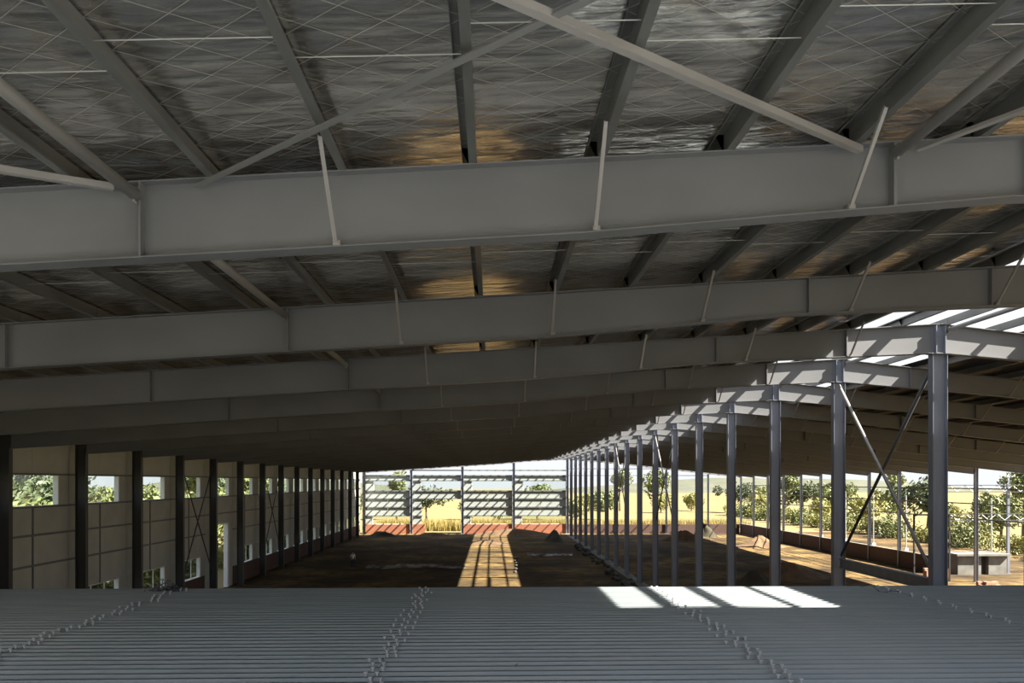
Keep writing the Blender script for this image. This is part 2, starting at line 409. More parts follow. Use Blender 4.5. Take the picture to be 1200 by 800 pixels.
flat((xa-3.2, Y(0)+.1, zt(xa-3.2)), (XT-.25, Y(1)-.12, zt(XT)), 'pale diagonal roof brace at the left edge above the nearest rafter')
flat((XR-3.3, Y(0)+.1, zt(XR-3.3)), (XT2+.25, Y(1)-.12, zt(XT2)), 'brown diagonal roof brace at the right edge above the nearest rafter')
def xbrace(x, k, zlo, zhi, r, where, light='pipe'):
    for i in range(2):
        z0, z1 = (zlo, zhi) if i == 0 else (zhi, zlo)
        pipe_thing('cross_brace', (x + (.03 if i else -.03), Y(k)+.14, z0), (x + (.03 if i else -.03), Y(k+1)-.14, z1), r, M['darkpipe' if i else light],
                   '%s diagonal cross brace %s' % ('dark' if i else 'paler', where), 'brace', 'cross braces between columns')
ZB = ZC - 425*U
xbrace(XR, 3, ZB+.25, zbot(XR)-.15, .05, 'between the two nearest ridge columns')
xbrace(XR, 8, ZB, zbot(XR)-.15, .045, 'between the sixth and seventh ridge columns')
xbrace(XR, 11, ZB, zbot(XR)-.15, .045, 'between the ninth and tenth ridge columns')
xbrace(XL, 8, 1.6, ztop(XL)-1.2, .045, 'over the window fourth from the left edge', 'darkpipe')
xbrace(XL, 11, 1.6, ztop(XL)-1.2, .045, 'at the seventh window of the left wall', 'darkpipe')
# tie beam between the two nearest ridge columns
def tie(k, zz, label):
    t = tag(empty('tie_beam', (XR, Y(k), zz)), label, 'beam')
    a, b = .14, BAY-.14
    put('web', MB().box(-.005, .005, a, b, -.16, .16).mesh('web', M['column']), t)
    for z in (-.172, .16): put('flange', MB().box(-.11, .11, a, b, z, z+.012).mesh('flange', M['column']), t)
tie(3, ZB+.0, 'dark steel tie beam between the feet of the two nearest ridge columns')

# ---- ceiling: foil, purlins, rods, skylight
def zfoil(x): return ztop(x) + PH + .012
def foil_sheet(x0, x1, y0, y1, nx, ny, amp):
    mb = MB(); vs = []
    rnd = random.Random(int(y0*10))
    for j in range(ny+1):
        for i in range(nx+1):
            x = x0+(x1-x0)*i/nx; y = y0+(y1-y0)*j/ny
            a = (x*.56 + y*.83)*2*math.pi/.62; b = (-x*.56 + y*.83)*2*math.pi/.62
            q = abs(math.sin(a/2))*abs(math.sin(b/2))
            px = ((x/U + 37) / 213) % 1.0
            e = math.sin(math.pi*px)
            z = zfoil(x) + amp*(q*1.0 + .35*rnd.uniform(-1, 1)) * (0.3+.7*e) - amp*1.2*e
            vs.append((x, y, z + .012))
    fs = [(j*(nx+1)+i, j*(nx+1)+i+1, (j+1)*(nx+1)+i+1, (j+1)*(nx+1)+i) for j in range(ny) for i in range(nx)]
    return mb.add(vs, fs)
def zflat_sheet(x0, x1, z0, z1, y0, y1):
    return MB().add([(x0,y0,z0),(x1,y0,z1),(x1,y1,z1),(x0,y1,z0)], [(0,1,2,3)])
ceil_l = empty('ceiling_left', (0, 0, 0), kind='structure', label='silver foil insulated roof of the left slope on steel purlins')
ceil_r = empty('ceiling_right', (0, 0, 0), kind='structure', label='dark roof of the right slope on steel purlins')
ceil_s = empty('ceiling_skylight', (0, 0, 0), kind='structure', label='bright clear skylight strip along the roof ridge')
K0 = 0
OPEN = NB-1               # bays from here on have no roof sheets yet
Yst = Y(K0) - 0.3
for k in range(-1, OPEN):
    y0, y1 = (Yst, Y(0)) if k < 0 else (Y(k), Y(k+1))
    fine = k in (0, 1, 2)
    nx, ny, amp = (300, 62, .007) if k == 0 else ((220, 40, .007) if fine else (60, 8, .004))
    put('foil_sheet', foil_sheet(XLW-.3, SKY_L, y0, y1, nx, ny, amp).mesh('foil_sheet', M['foil'], smooth=True), ceil_l)
    put('roof_sheet', zflat_sheet(SKY_R, XE+.5, zfoil(SKY_R), zfoil(XE+.5), y0, y1).mesh('roof_sheet', M['dark_sheet']), ceil_r)
    put('roof_sheet', zflat_sheet(XLW-.3, SKY_L, zfoil(XLW-.3)+.12, zfoil(SKY_L)+.12, y0, y1).mesh('roof_sheet', M['sheet']), ceil_l)
def purlin(flip, L):
    s = -1 if flip else 1; t = .006; f = .09
    prof = [(0,0),(f,0),(f,.025),(f-t,.025),(f-t,t),(t,t),(t,PH),(-f+t,PH),(-f+t,PH-.025),(-f,PH-.025),(-f,PH+t),(0,PH+t)]
    prof = [(s*a, b) for a, b in prof]
    return MB().prism(prof, 0.0, L, 'y')
pl_me = purlin(False, BAY-.01).mesh('purlin', M['purlin']); pr_me = purlin(True, BAY-.01).mesh('purlin', M['purlin'])
restL = MB(); restR = MB()
for k in range(0, NB):
    for x in PX:
        if k <= 4: put('purlin', pl_me, ceil_l, (x, Y(k), ztop(x)))
        else: restL.box(x, x+.09, Y(k), Y(k+1)-.01, ztop(x), ztop(x)+.008).box(x, x+.007, Y(k), Y(k+1)-.01, ztop(x)+.008, ztop(x)+PH)
    for x in PXR:
        if 2 <= k <= 9 and x < XR+24: put('purlin', pr_me, ceil_r, (x, Y(k), ztop(x)))
        else: restR.box(x-.09, x, Y(k), Y(k+1)-.01, ztop(x), ztop(x)+.008).box(x-.007, x, Y(k), Y(k+1)-.01, ztop(x)+.008, ztop(x)+PH)
put('far_purlins', restL.mesh('far_purlins', M['purlin']), ceil_l, kind='stuff')
put('far_purlins', restR.mesh('far_purlins', M['purlin']), ceil_r, kind='stuff')
pairs = {}
for k in range(0, 3):
    for i in range(len(PX)-1):
        fr = .64 if i % 2 else .58
        for ff in (fr,):
            x0, x1 = PX[i], PX[i+1]
            y = Y(k) + BAY*ff
            put('sag_rod', MB().bar((x0, y, ztop(x0)+.10), (x1, y, ztop(x1)+.06), .005, 6).mesh('sag_rod', M['rod']), ceil_l)
# wire netting under the foil in the nearest bays
for k, r in ((0, .0018), (1, .0018)):
    wires = MB()
    x0, x1 = (-13.0, 9.0); y0, y1 = Y(k)+.05, Y(k+1)-.05
    for sgn in (1, -1):
        c = x0 - 9
        while c < x1 + 9:
            # line through (c, y0) with slope dx/dy = 1.49*sgn, cut per purlin spacing
            a = Vector((c, y0, 0)); b = Vector((c + sgn*1.49*(y1-y0), y1, 0))
            lo, hi = min(a.x, b.x), max(a.x, b.x)
            def yat(x): return y0 + (x-c)/(sgn*1.49)
            cuts = [p for p in [x0]+PX+[x1] if lo < p < hi and x0 <= p <= x1]
            xs = sorted([max(lo, x0)] + cuts + [min(hi, x1)])
            for p, q in zip(xs, xs[1:]):
                if q-p < .02 or p < x0-1e-6 or q > x1+1e-6: continue
                wires.bar((p, yat(p), zfoil(p)-.012), (q, yat(q), zfoil(q)-.012), r, 3)
            c += .66
    put('wire_netting', wires.mesh('wire_netting', M['net']), ceil_l, kind='stuff', label='thin steel wire netting under the foil')
# skylight sheets
def glaze(x0, x1, y0, y1):
    z0, z1 = zfoil(x0)+.0, zfoil(x1)+.0
    return MB().add([(x0,y0,z0),(x1,y0,z1),(x1,y1,z1),(x0,y1,z0)], [(0,1,2,3)])
for k in range(2, OPEN):
    for (a, b) in ((SKY_L, XR-1.2), (XR-1.2, XR)):
        put('skylight_panel', glaze(a, b, Y(k)+.0, Y(k+1)).mesh('skylight_panel', M['glaze']), ceil_s)
    if k >= 2:
        for (a, b) in ((XR, XR+1.4), (XR+1.4, SKY_R)):
            put('skylight_panel', glaze(a, b, Y(k), Y(k+1)).mesh('skylight_panel', M['glaze']), ceil_s)
put('roof_sheet', zflat_sheet(SKY_L, XR, zfoil(SKY_L), zfoil(XR), Yst, Y(2)).mesh('roof_sheet', M['foil']), ceil_l)
put('roof_sheet', zflat_sheet(XR, SKY_R, zfoil(XR), zfoil(SKY_R), Yst, Y(2)).mesh('roof_sheet', M['foil']), ceil_r)

# ---- left wall
wl = empty('wall_left', (XLW, 0, 0), kind='structure', label='left wall of grey panels between dark columns')
TH = .10
zz = lambda u: ZC + u*U
WT, WB, J1, J2, LT, LB = zz(50), zz(-174), zz(-368), zz(-575), zz(-808), zz(-1025)
def panel(y0, y1, z0, z1, th=TH): return MB().box(-th, 0, y0+.012, y1-.012, z0+.012, z1-.012).mesh('wall_panel', M['panel'])
ETOP = ztop(XL) + .1
F0, F1, FM = .9, 5.1, 3.0
lib = {}
def P(y0, y1, z0, z1, m='panel'):
    key = (y0, y1, z0, z1, m)
    if key not in lib: lib[key] = MB().box(-TH, 0, y0+.012, y1-.012, z0+.012, z1-.012).mesh('wall_panel', M[m])
    return lib[key]
jambs = {}
def window(n, k, z0, z1, bars, deep=.24, glass=True):
    t = empty('window_%d' % n, (XLW, Y(k), z0), kind='structure')
    key = (z0, z1, bars)
    if key not in jambs:
        h = z1-z0; fr = MB()
        for y in (F0, F1-.06): fr.box(-deep, 0.02, y, y+.06, 0, h)
        fr.box(-deep, .02, F0, F1, 0, .05).box(-deep, .02, F0, F1, h-.05, h)
        mu = [MB().box(-.14, -.09, y-.03, y+.03, .05, h-.05).mesh('mullion', M['white']) for y in bars]
        gl = MB().box(-.122, -.116, F0+.06, F1-.06, .05, h-.05).mesh('pane', M['glass'])
        jambs[key] = (fr.mesh('window_frame', M['white']), mu, gl)
    fr, mu, gl = jambs[key]
    put('window_frame', fr, t)
    for m_ in mu: put('mullion', m_, t)
    if glass: put('pane', gl, t)
wn = 1
for k in range(-1, NB):
    pl = []
    pl += [(0, FM, WT, ETOP), (FM, 6, WT, ETOP), (0, F0, WB, WT), (F1, 6, WB, WT)]
    pl += [(0, FM, J1, WB), (FM, 6, J1, WB)]
    if k == 9:
        pl += [(0, F0, 0, J1), (F1, 6, 0, J1), (F0, F1, zz(-480), J1)]
    else:
        pl += [(0, FM, J2, J1), (FM, 6, J2, J1), (0, FM, LT, J2), (FM, 6, LT, J2), (0, F0, LB, LT), (F1, 6, LB, LT)]
    for a, b, z0, z1 in pl: put('wall_panel', P(a, b, z0, z1), wl, (0, Y(k), 0))
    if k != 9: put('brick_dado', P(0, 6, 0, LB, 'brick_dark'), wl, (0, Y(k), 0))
    # girts behind the joints
    key = 'girt'
    if key not in lib: lib[key] = MB().box(.0, .07, 0, 6, -.05, .05).mesh('girt', M['girt'])
    for z in (J1, J2, WB, WT):
        if k == 9 and z == J2: continue
        put('girt', lib[key], wl, (0.002, Y(k), z))
    if 'jp' not in lib: lib['jp'] = MB().box(.0, .05, FM-.04, FM+.04, LT, WB).mesh('joint_post', M['girt'])
    if k != 9: put('joint_post', lib['jp'], wl, (.002, Y(k), 0))
    if k >= 3:
        window(wn, k, WB, WT, (), glass=True); wn += 1
        if k != 9: window(wn, k, LB, LT, (2.3, 3.7)); wn += 1
d9 = empty('door_1', (XLW, Y(9), 0), kind='structure', label='tall white framed doorway in the left wall, open')
h9 = zz(-480)
put('door_frame', MB().box(-.3, .03, F0, F0+.1, 0, h9).box(-.3, .03, F1-.35, F1, 0, h9).box(-.3, .03, F0, F1, h9-.1, h9).mesh('door_frame', M['white']), d9)

# ---- gable wall at the far end
YG = Y(NB)
wb = empty('wall_back', (0, YG, 0), kind='structure', label='far gable wall of pale sheets over red brick, striped with sunlight')
GX = [XL, -13.2, -4.8, 3.66, XR]
pxz = lambda y: ZC - (y-564)*20.42*U
gz = [pxz(575), pxz(584), pxz(594), pxz(604)]
zd = pxz(614)
def gp(name, x0, x1, z0, z1, m, y0=.25, y1=.30): put(name, MB().box(x0+.02, x1-.02, y0, y1, z0+.015, z1-.015).mesh(name, M[m]), wb)
for i in range(4):
    a, b = GX[i]+.2, GX[i+1]-.2
    if i == 1:
        gp('wall_sheet', a, b, gz[1], gz[0], 'sheet')
        for z0, z1 in ((gz[2], gz[1]), (gz[3], gz[2]), (zd, gz[3])): gp('wall_sheet', a, a+1.5, z0, z1, 'sheet')
        gp('brick_dado', a, a+2.0, 0, zd, 'brick', .1, .35)
    else:
        for j in range(3):
            gp('wall_sheet', a, (a+b)/2, gz[j+1], gz[j], 'sheet'); gp('wall_sheet', (a+b)/2, b, gz[j+1], gz[j], 'sheet')
        gp('wall_sheet', a, a+1.1, zd, gz[3], 'sheet')
        gp('brick_dado', a, b, 0, zd, 'brick', .1, .35)
    gp('wall_sheet', a, a+1.3, gz[0], pxz(563), 'sheet')
    top = min(ztop(a), ztop(b)) - .05
    gp('wall_sheet', a, b, pxz(563), pxz(557), 'sheet')
for z in gz + [pxz(563), pxz(557), pxz(551)]:
    for i in range(4):
        if z > ztop(GX[i]) - .9: continue
        if i == 1 and z in gz[2:]:
            put('girt', MB().box(GX[i]+.15, GX[i]+1.9, .10, .24, z-.09, z+.09).mesh('girt', M['girt']), wb); continue
        put('girt', MB().box(GX[i]+.15, GX[i+1]-.15, .10, .24, z-.09, z+.09).mesh('girt', M['girt']), wb)
for j, i in enumerate((0, 2, 3)):
    t = empty('window_%d' % (wn+j), (0, YG, zd), kind='structure')
    a, b = GX[i]+1.3, GX[i+1]-.2
    put('window_frame', MB().box(a, a+.08, .22, .34, 0, gz[3]-zd).box(b-.08, b, .22, .34, 0, gz[3]-zd).box(a, b, .22, .34, 0, .06).mesh('window_frame', M['white']), t)
    put('pane', MB().box(a, b, .27, .276, .03, gz[3]-zd).mesh('pane', M['glass']), t)
for j in range(4):
    t = empty('window_%d' % (wn+3+j), (0, YG, gz[0]), kind='structure')
    a, b = GX[j]+1.5, GX[j+1]-.2
    put('window_frame', MB().box(a, a+.08, .22, .34, 0, pxz(563)-gz[0]).box(b-.08, b, .22, .34, 0, pxz(563)-gz[0]).mesh('window_frame', M['white']), t)
    put('pane', MB().box(a, b, .27, .276, 0.03, pxz(563)-gz[0]-.03).mesh('pane', M['glass']), t)
for i, x in enumerate(GX[1:-1]):
    inst('steel_column', (x, YG, 0), h_column(zbot(x)-.02, .42, .24, M['column']),
         '%s grey wind column in the far gable wall counted from its left corner' % ORD[i+1], 'column', 'wind columns of the gable')
wr2 = empty('wall_back_right', (0, YG, 0), kind='structure', label='open far gable on the right with low brown brick wall')
GR = [XR+.25, 20.8, 29.0, 36.0, XE-.2]
for a, b in zip(GR, GR[1:]):
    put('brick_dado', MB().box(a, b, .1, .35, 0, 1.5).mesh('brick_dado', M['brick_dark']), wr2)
    for z in (pxz(557), pxz(549)):
        if z < ztop(b)-.4: put('girt', MB().box(a, b, .1, .2, z-.05, z+.05).mesh('girt', M['girt']), wr2)
for i, x in enumerate(GR[1:-1]):
    inst('steel_column', (x, YG, 0), h_column(zbot(x)-.02, .28, .2, M['column']),
         '%s slim wind column in the open far gable right of the ridge row' % ORD[i+1], 'column', 'wind columns of the gable')

# ---- right side
wr = empty('wall_right', (XE, 0, 0), kind='structure', label='low brown brick wall along the open right side')
for k in range(11, NB):
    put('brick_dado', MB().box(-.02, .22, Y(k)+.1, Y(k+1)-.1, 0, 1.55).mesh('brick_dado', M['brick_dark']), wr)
    put('coping', MB().box(-.06, .26, Y(k)+.1, Y(k+1)-.1, 1.55, 1.63).mesh('coping', M['concrete']), wr)
gir = MB().box(.16, .22, 0, BAY, -.05, .05).mesh('girt', M['girt'])
for k in range(8, NB):
    for z in (5.4, 6.7, 8.0): put('girt', gir, wr, (0, Y(k), z))

# slim posts outside with pale footings
post_p = [('shaft', MB().bar((0,0,.5), (0,0,7.0), .07, 8).mesh('shaft', M['frame'])), ('footing', MB().box(-.2,.2,-.2,.2,0,.75).mesh('footing', M['white'])),
          ('base_plate', MB().box(-.15,.15,-.15,.15,.75,.78).mesh('base_plate', M['girt']))]
for i in range(9):
    inst('steel_post', (XE+7.5, Y(9)+i*7.5, 0), post_p, 'thin pale post on a white footing outside the right side, %s from the near end' % ORD[i+1], 'post', 'posts outside the right side')
# open-web trusses
def truss(z, label):
    x0, x1 = XE+.3, XE+15.3; y = Y(11)-.6; h = .62
    t = tag(empty('lattice_truss', (x0, y, z)), label, 'truss', 'lattice trusses')
    put('chord', MB().box(0, x1-x0, -.05, .05, 0, .07).mesh('chord', M['darkpipe']), t)
    put('chord', MB().box(0, x1-x0, -.05, .05, h, h+.07).mesh('chord', M['darkpipe']), t)
    n = 20; s = (x1-x0)/n
    for i in range(n):
        a, b = ((i*s, 0, .05), ((i+1)*s, 0, h+.02)) if i % 2 == 0 else ((i*s, 0, h+.02), ((i+1)*s, 0, .05))
        put('web_bar', MB().bar(a, b, .035, 6).mesh('web_bar', M['frame']), t)
truss(zz(-145), 'upper horizontal lattice truss at the right edge'); truss(zz(-530), 'lower horizontal lattice truss at the right edge')
tp = [('shaft', MB().box(-.12, .12, -.1, .1, 0, zz(-30)).mesh('shaft', M['column'])), ('base_plate', MB().box(-.25, .25, -.22, .22, 0, .03).mesh('base_plate', M['column']))]
for i, x in enumerate((XE+6.8, XE+11.0, XE+15.2)):
    inst('truss_post', (x, Y(11)-.35, 0), tp, '%s grey post carrying the lattice trusses, from the left' % ORD[i+1], 'post', 'truss posts')
# low concrete shed
t = tag(empty('pump_house', (XE+1.6, 67.5, 0)), 'low flat concrete shed with a dark doorway outside the right side', 'shed')
put('wall', MB().box(0, 2.2, 0, 2.6, 0, 1.75).box(2.9, 4.6, 0, 2.6, 0, 1.75).box(2.2, 2.9, .5, 2.6, 0, 1.75).mesh('wall', M['concrete']), t)
put('roof_slab', MB().box(-.25, 4.85, -.3, 2.9, 1.75, 1.93).mesh('roof_slab', M['concrete']), t)
put('doorway', MB().box(2.2, 2.9, .45, .5, 0, 1.7).mesh('doorway', M['void']), t)  # near-black plate: shade of the inside put into its colour
# black goal-post frame
t = tag(empty('pipe_frame', (36.4, 63, 0)), 'black upright pipe frame in front of the low brown wall', 'frame')
hh = zz(-425)
for x in (0, 3.1): put('upright', MB().box(x-.06, x+.06, -.06, .06, 0, hh).mesh('upright', M['void']), t)
put('crossbar', MB().box(-.06, 3.16, -.06, .06, hh, hh+.12).mesh('crossbar', M['void']), t)

# ---- heaps and rubble
def heap(name, loc, sx, sy, h, m, label, cat, seed, lump=.22, group=None):
    rnd = random.Random(seed); n, rings = 28, 9; vs = [(0, 0, h)]; fs = []
    ph = [rnd.uniform(0, 6.28) for _ in range(6)]
    for r in range(1, rings+1):
        q = r/rings
        for i in range(n):
            a = 2*math.pi*i/n
            rr = q*(1 + .16*math.sin(2*a+ph[0]) + .10*math.sin(3*a+ph[1]) + .06*math.sin(7*a+ph[2]))
            z = h*(math.cos(math.pi*min(q, 1))*.5+.5)*(1 + lump*math.sin(5*rr*math.cos(a)+ph[3])*math.sin(5*rr*math.sin(a)+ph[4])) + (rnd.uniform(-.06, .06)*h if r < rings else 0)
            vs.append((sx*rr*math.cos(a), sy*rr*math.sin(a), z if r < rings else -.03))
    fs += [(0, 1+i, 1+(i+1) % n) for i in range(n)]
    for r in range(rings-1):
        o = 1+r*n
        fs += [(o+i, o+n+i, o+n+(i+1) % n, o+(i+1) % n) for i in range(n)]
    return tag(put(name, MB().add(vs, fs).mesh(name, M[m], smooth=True), None, loc), label, cat, group)
heap('soil_heap', (26.5, 66, 0), 4.2, 3.0, 1.3, 'soil', 'brown soil heap close behind the third ridge column', 'heap', 1)
heap('soil_heap', (22.3, 62, 0), 1.8, 1.6, 1.2, 'soil2', 'dark earth clump at the foot of the third ridge column', 'heap', 2)
heap('soil_heap', (35.2, 97, 0), 3.0, 3.2, 1.3, 'soil', 'orange soil heap beside the low brown wall', 'heap', 3)
heap('soil_heap', (28, 108, 0), 3.6, 2.4, 1.3, 'soil', 'long pinkish soil heap in front of the far right gable', 'heap', 4)
heap('soil_heap', (33.5, 116, 0), 2.2, 1.8, 1.9, 'soil2', 'dark green overgrown heap in front of the far right gable', 'heap', 5)
heap('soil_heap', (9.2, 108, 0), 2.0, 4.0, 1.4, 'soil2', 'dark heap at the far corner of the ridge column row', 'heap', 6)
heap('soil_heap', (-17.2, 117, 0), 2.6, 1.6, .8, 'soil2', 'low dark heap before the brick at the left of the gable', 'heap', 7)
heap('soil_heap', (-9.2, 117.5, 0), 3.0, 2.0, .6, 'soil', 'low soil bank under the tall gable opening', 'heap', 8)
heap('soil_heap', (3.6, 119.4, 0), 7.6, 2.2, 1.0, 'soil', 'long orange soil bank against the brick at the right of the gable', 'heap', 12, .1)
heap('soil_heap', (-.6, 103, 0), 3.2, 3.4, .55, 'soil', 'low sunlit soil hump on the striped floor', 'heap', 13, .1)
heap('soil_heap', (33.6, 54, 0), 2.2, 1.5, .7, 'soil', 'flat orange soil heap right of the nearest ridge column', 'heap', 9)
def rock(seed, s):
    rnd = random.Random(seed); bm = bmesh.new(); bmesh.ops.create_icosphere(bm, subdivisions=2, radius=s)
    for v in bm.verts: v.co *= rnd.uniform(.75, 1.2); v.co.z *= .75
    me = bpy.data.meshes.new('rubble_stone'); bm.to_mesh(me); bm.free(); me.materials.append(M['stone']); return me
rocks = [rock(i, .28) for i in range(5)]
rnd = random.Random(5)
for i in range(40):
    y = 52 + i*1.2 + rnd.uniform(-.2, .2); x = XR - 1.2 + rnd.uniform(-.6, .4); s = rnd.uniform(.6, 1.5)
    o = put('rubble_stone', rocks[i % 5], None, (x, y, .17*s), (0, 0, rnd.uniform(0, 6)))
    o.scale = (s, s, s)
    tag(o, 'grey rubble stone lying in the line along the ridge column feet', 'stone', 'rubble along the ridge columns')
put('kerb', MB().box(XR-.45, XR+.45, Y(3), YG, 0.0, .03).mesh('kerb', M['concrete']), None, kind='structure', label='concrete footing strip under the ridge columns')
for i in range(6):
    x = -.2 + rnd.uniform(-.2, .2) + i*.05; y = 70 + i*2.4; s = rnd.uniform(.4, .8)
    o = put('rubble_stone', rocks[i % 5], None, (x+2.6, y, .16*s)); o.scale = (s, s, s)
    tag(o, 'grey rubble stone at the right rim of the sunlit floor strip', 'stone', 'rubble by the sunlit strip')
# brick piles at the right
def brick_pile(loc, nx, ny, nz, label, rot=0):
    t = tag(empty('brick_pile', loc), label, 'bricks'); t.rotation_euler.z = rot
    key = 'brickmesh'
    if key not in lib: lib[key] = MB().box(0, .38, 0, .28, 0, .2).mesh('brick', mat('block_pink', (.38, .22, .155), .9, 0, ((2, 2, 2), (.33, .17, .12), .3, .7)))
    for a in range(nx):
        for b in range(ny):
            for c in range(nz - (1 if (a+b) % 3 == 0 else 0)):
                put('brick', lib[key], t, (a*.4+random.uniform(-.01, .01), b*.3, c*.205))
brick_pile((36.9, 55.0, 0), 4, 2, 5, 'pink block pile directly right of the nearest ridge column')
brick_pile((42.9, 54.0, 0), 4, 2, 5, 'pink block pile at the right edge of the picture')
brick_pile((39.2, 57.5, 0), 2, 2, 3, 'small orange block pile before the concrete shed')
brick_pile((39.0, 65.5, 0), 5, 2, 4, 'block pile against the end of the low brown wall')
# plastic sheet on the floor
def sheet(x0, x1, y0, y1, seed):
    rnd = random.Random(seed); nx, ny = 40, 6; vs = []
    for j in range(ny+1):
        for i in range(nx+1):
            x = x0+(x1-x0)*i/nx; e = .5*math.sin(x*.7)+.3*math.sin(x*1.9)
            vs.append((x-x0, e + (y1-y0)*j/ny*(.7+.3*math.sin(x*.5)), .03 + rnd.uniform(0, .22)*(0 < j < ny)))
    fs = [(j*(nx+1)+i, j*(nx+1)+i+1, (j+1)*(nx+1)+i+1, (j+1)*(nx+1)+i) for j in range(ny) for i in range(nx)]
    return MB().add(vs, fs).mesh('plastic_sheet', M['plastic'], smooth=True)
tag(put('plastic_sheet', sheet(-12.5, -2.6, 0, 2.2, 3), None, (-12.5, 74, 0)), 'long crumpled white plastic sheet lying on the dark floor', 'sheet')
tag(put('plastic_sheet', sheet(4, 9.2, 0, 1.6, 4), None, (4.2, 86, 0)), 'small crumpled pale sheet on the floor near the ridge columns', 'sheet')

# ---- scrap on the deck
sp = Vector(((196-576)/870*19.9, 19.9, ZD))
t = tag(empty('scrap_pile', sp), 'tangled pile of scrap wire and metal offcuts at the deck edge', 'scrap')
rnd = random.Random(11)
for i in range(26):
    a = Vector((rnd.uniform(-.33, .33), rnd.uniform(-.12, .12), rnd.uniform(.0, .08)))
    pts = [a]
    for j in range(4): pts.append(pts[-1] + Vector((rnd.uniform(-.12, .14), rnd.uniform(-.07, .07), rnd.uniform(-.09, .14))))
    for p in pts:
        p.z = max(.012, min(p.z, .40 - abs(p.x)*.9))
    put('wire_offcut', MB().path(pts, .010, 5).mesh('wire_offcut', M['scrap']), t)
for i in range(9):
    x = rnd.uniform(-.28, .3); s = rnd.uniform(.05, .1)
    put('metal_offcut', MB().bar((x, rnd.uniform(-.1, .1), .02), (x+rnd.uniform(-.2, .2), 0, rnd.uniform(.08, .22)), 0, rect=(s*.4, .006)).mesh('metal_offcut', M['scrap']), t)
wp = Vector(((1031-576)/870*19.3, 19.5, ZD))
t = tag(put('bent_wire', MB().path([(0,.5,.02),(.02,.0,.16),(.05,-.35,.02),(.22,-.4,.01),(.45,-.25,.05),(.62,-.3,.012)], .012, 6).mesh('bent_wire', M['scrap']), None, wp),
        'bent wire loop lying at the right end of the deck', 'wire')
tag(put('paper_scrap', MB().add([(0,0,.004),(.06,.01,.02),(.07,.05,.006),(.01,.06,.018),(0,0,.002),(.06,.01,.018),(.07,.05,.004),(.01,.06,.016)],
        [(0,1,2,3),(7,6,5,4),(0,4,5,1),(1,5,6,2),(2,6,7,3),(3,7,4,0)]).mesh('paper_scrap', M['plastic']), None, ((604-576)/870*11.7, 11.7, ZD)), 'tiny white scrap lying on the deck at the bottom', 'scrap')

# ---- a worker far off on the floor
def person(loc, rz):
    t = tag(empty('person', loc), 'person in a white shirt and dark trousers standing on the dark floor', 'person'); t.rotation_euler.z = rz
    def skin(name, V, E, R, m, sub=1):
        me = bpy.data.meshes.new(name); me.from_pydata(V, E, []); me.materials.append(M[m])
        o = put(name, me, t); s = o.modifiers.new('skin', 'SKIN'); s.use_smooth_shade = True
        for i, r in enumerate(R): me.skin_vertices[0].data[i].radius = (r, r)
        for d in me.skin_vertices[0].data: d.use_root = False
        me.skin_vertices[0].data[0].use_root = True
        b = o.modifiers.new('sub', 'SUBSURF'); b.levels = sub; b.render_levels = sub
        return o
    V = [(0,0,.95),(0,0,1.15),(0,0,1.38),(0,0,1.50),(0,.01,1.58),(0,-.01,1.68),(.09,0,.88),(.11,-.02,.48),(.11,.02,.08),(.11,-.12,.04),(-.09,0,.88),(-.12,.0,.48),(-.13,.03,.08),(-.13,-.11,.04),
         (.18,0,1.40),(.24,.02,1.14),(.25,-.08,.92),(.25,-.10,.84),(-.18,0,1.40),(-.25,.02,1.14),(-.24,-.10,.93),(-.24,-.12,.85)]
    E = [(0,1),(1,2),(2,3),(3,4),(4,5),(0,6),(6,7),(7,8),(8,9),(0,10),(10,11),(11,12),(12,13),(2,14),(14,15),(15,16),(16,17),(2,18),(18,19),(19,20),(20,21)]
    R = [.13,.12,.15,.055,.075,.085,.085,.06,.04,.035,.085,.06,.04,.035,.06,.045,.033,.03,.06,.045,.033,.03]
    if not bpy.data.meshes.get('x'): pass
    for nm, idx, m, grow in (('body', list(range(22)), 'skin', 1.0), ('shirt', [0,1,2,14,15,18,19], 'shirt', 1.16), ('trousers', [0,6,7,8,10,11,12], 'trousers', 1.18)):
        mp = {v: i for i, v in enumerate(idx)}
        VV = [V[i] for i in idx]; EE = [(mp[a], mp[b]) for a, b in E if a in mp and b in mp]; RR = [R[i]*grow for i in idx]
        me = bpy.data.meshes.new(nm); me.from_pydata(VV, EE, []); me.materials.append(M[m]); o = put(nm, me, t)
        mod = o.modifiers.new('skin', 'SKIN'); mod.use_smooth_shade = True
        if not me.skin_vertices:
            bm = bmesh.new(); bm.from_mesh(me); bm.verts.layers.skin.verify(); bm.to_mesh(me); bm.free()
        for i, r in enumerate(RR): me.skin_vertices[0].data[i].radius = (r, r); me.skin_vertices[0].data[i].use_root = (i == 0)
        b = o.modifiers.new('sub', 'SUBSURF'); b.levels = 1; b.render_levels = 1
    bm = bmesh.new(); bmesh.ops.create_uvsphere(bm, u_segments=12, v_segments=8, radius=.105)
    for v in bm.verts: v.co.z *= .9
    me = bpy.data.meshes.new('hair'); bm.to_mesh(me); bm.free(); me.materials.append(M['hair']); put('hair', me, t, (0, .025, 1.70))
person(((414.5-576)*12.3*U, 12.3*BAY, 0), .6)

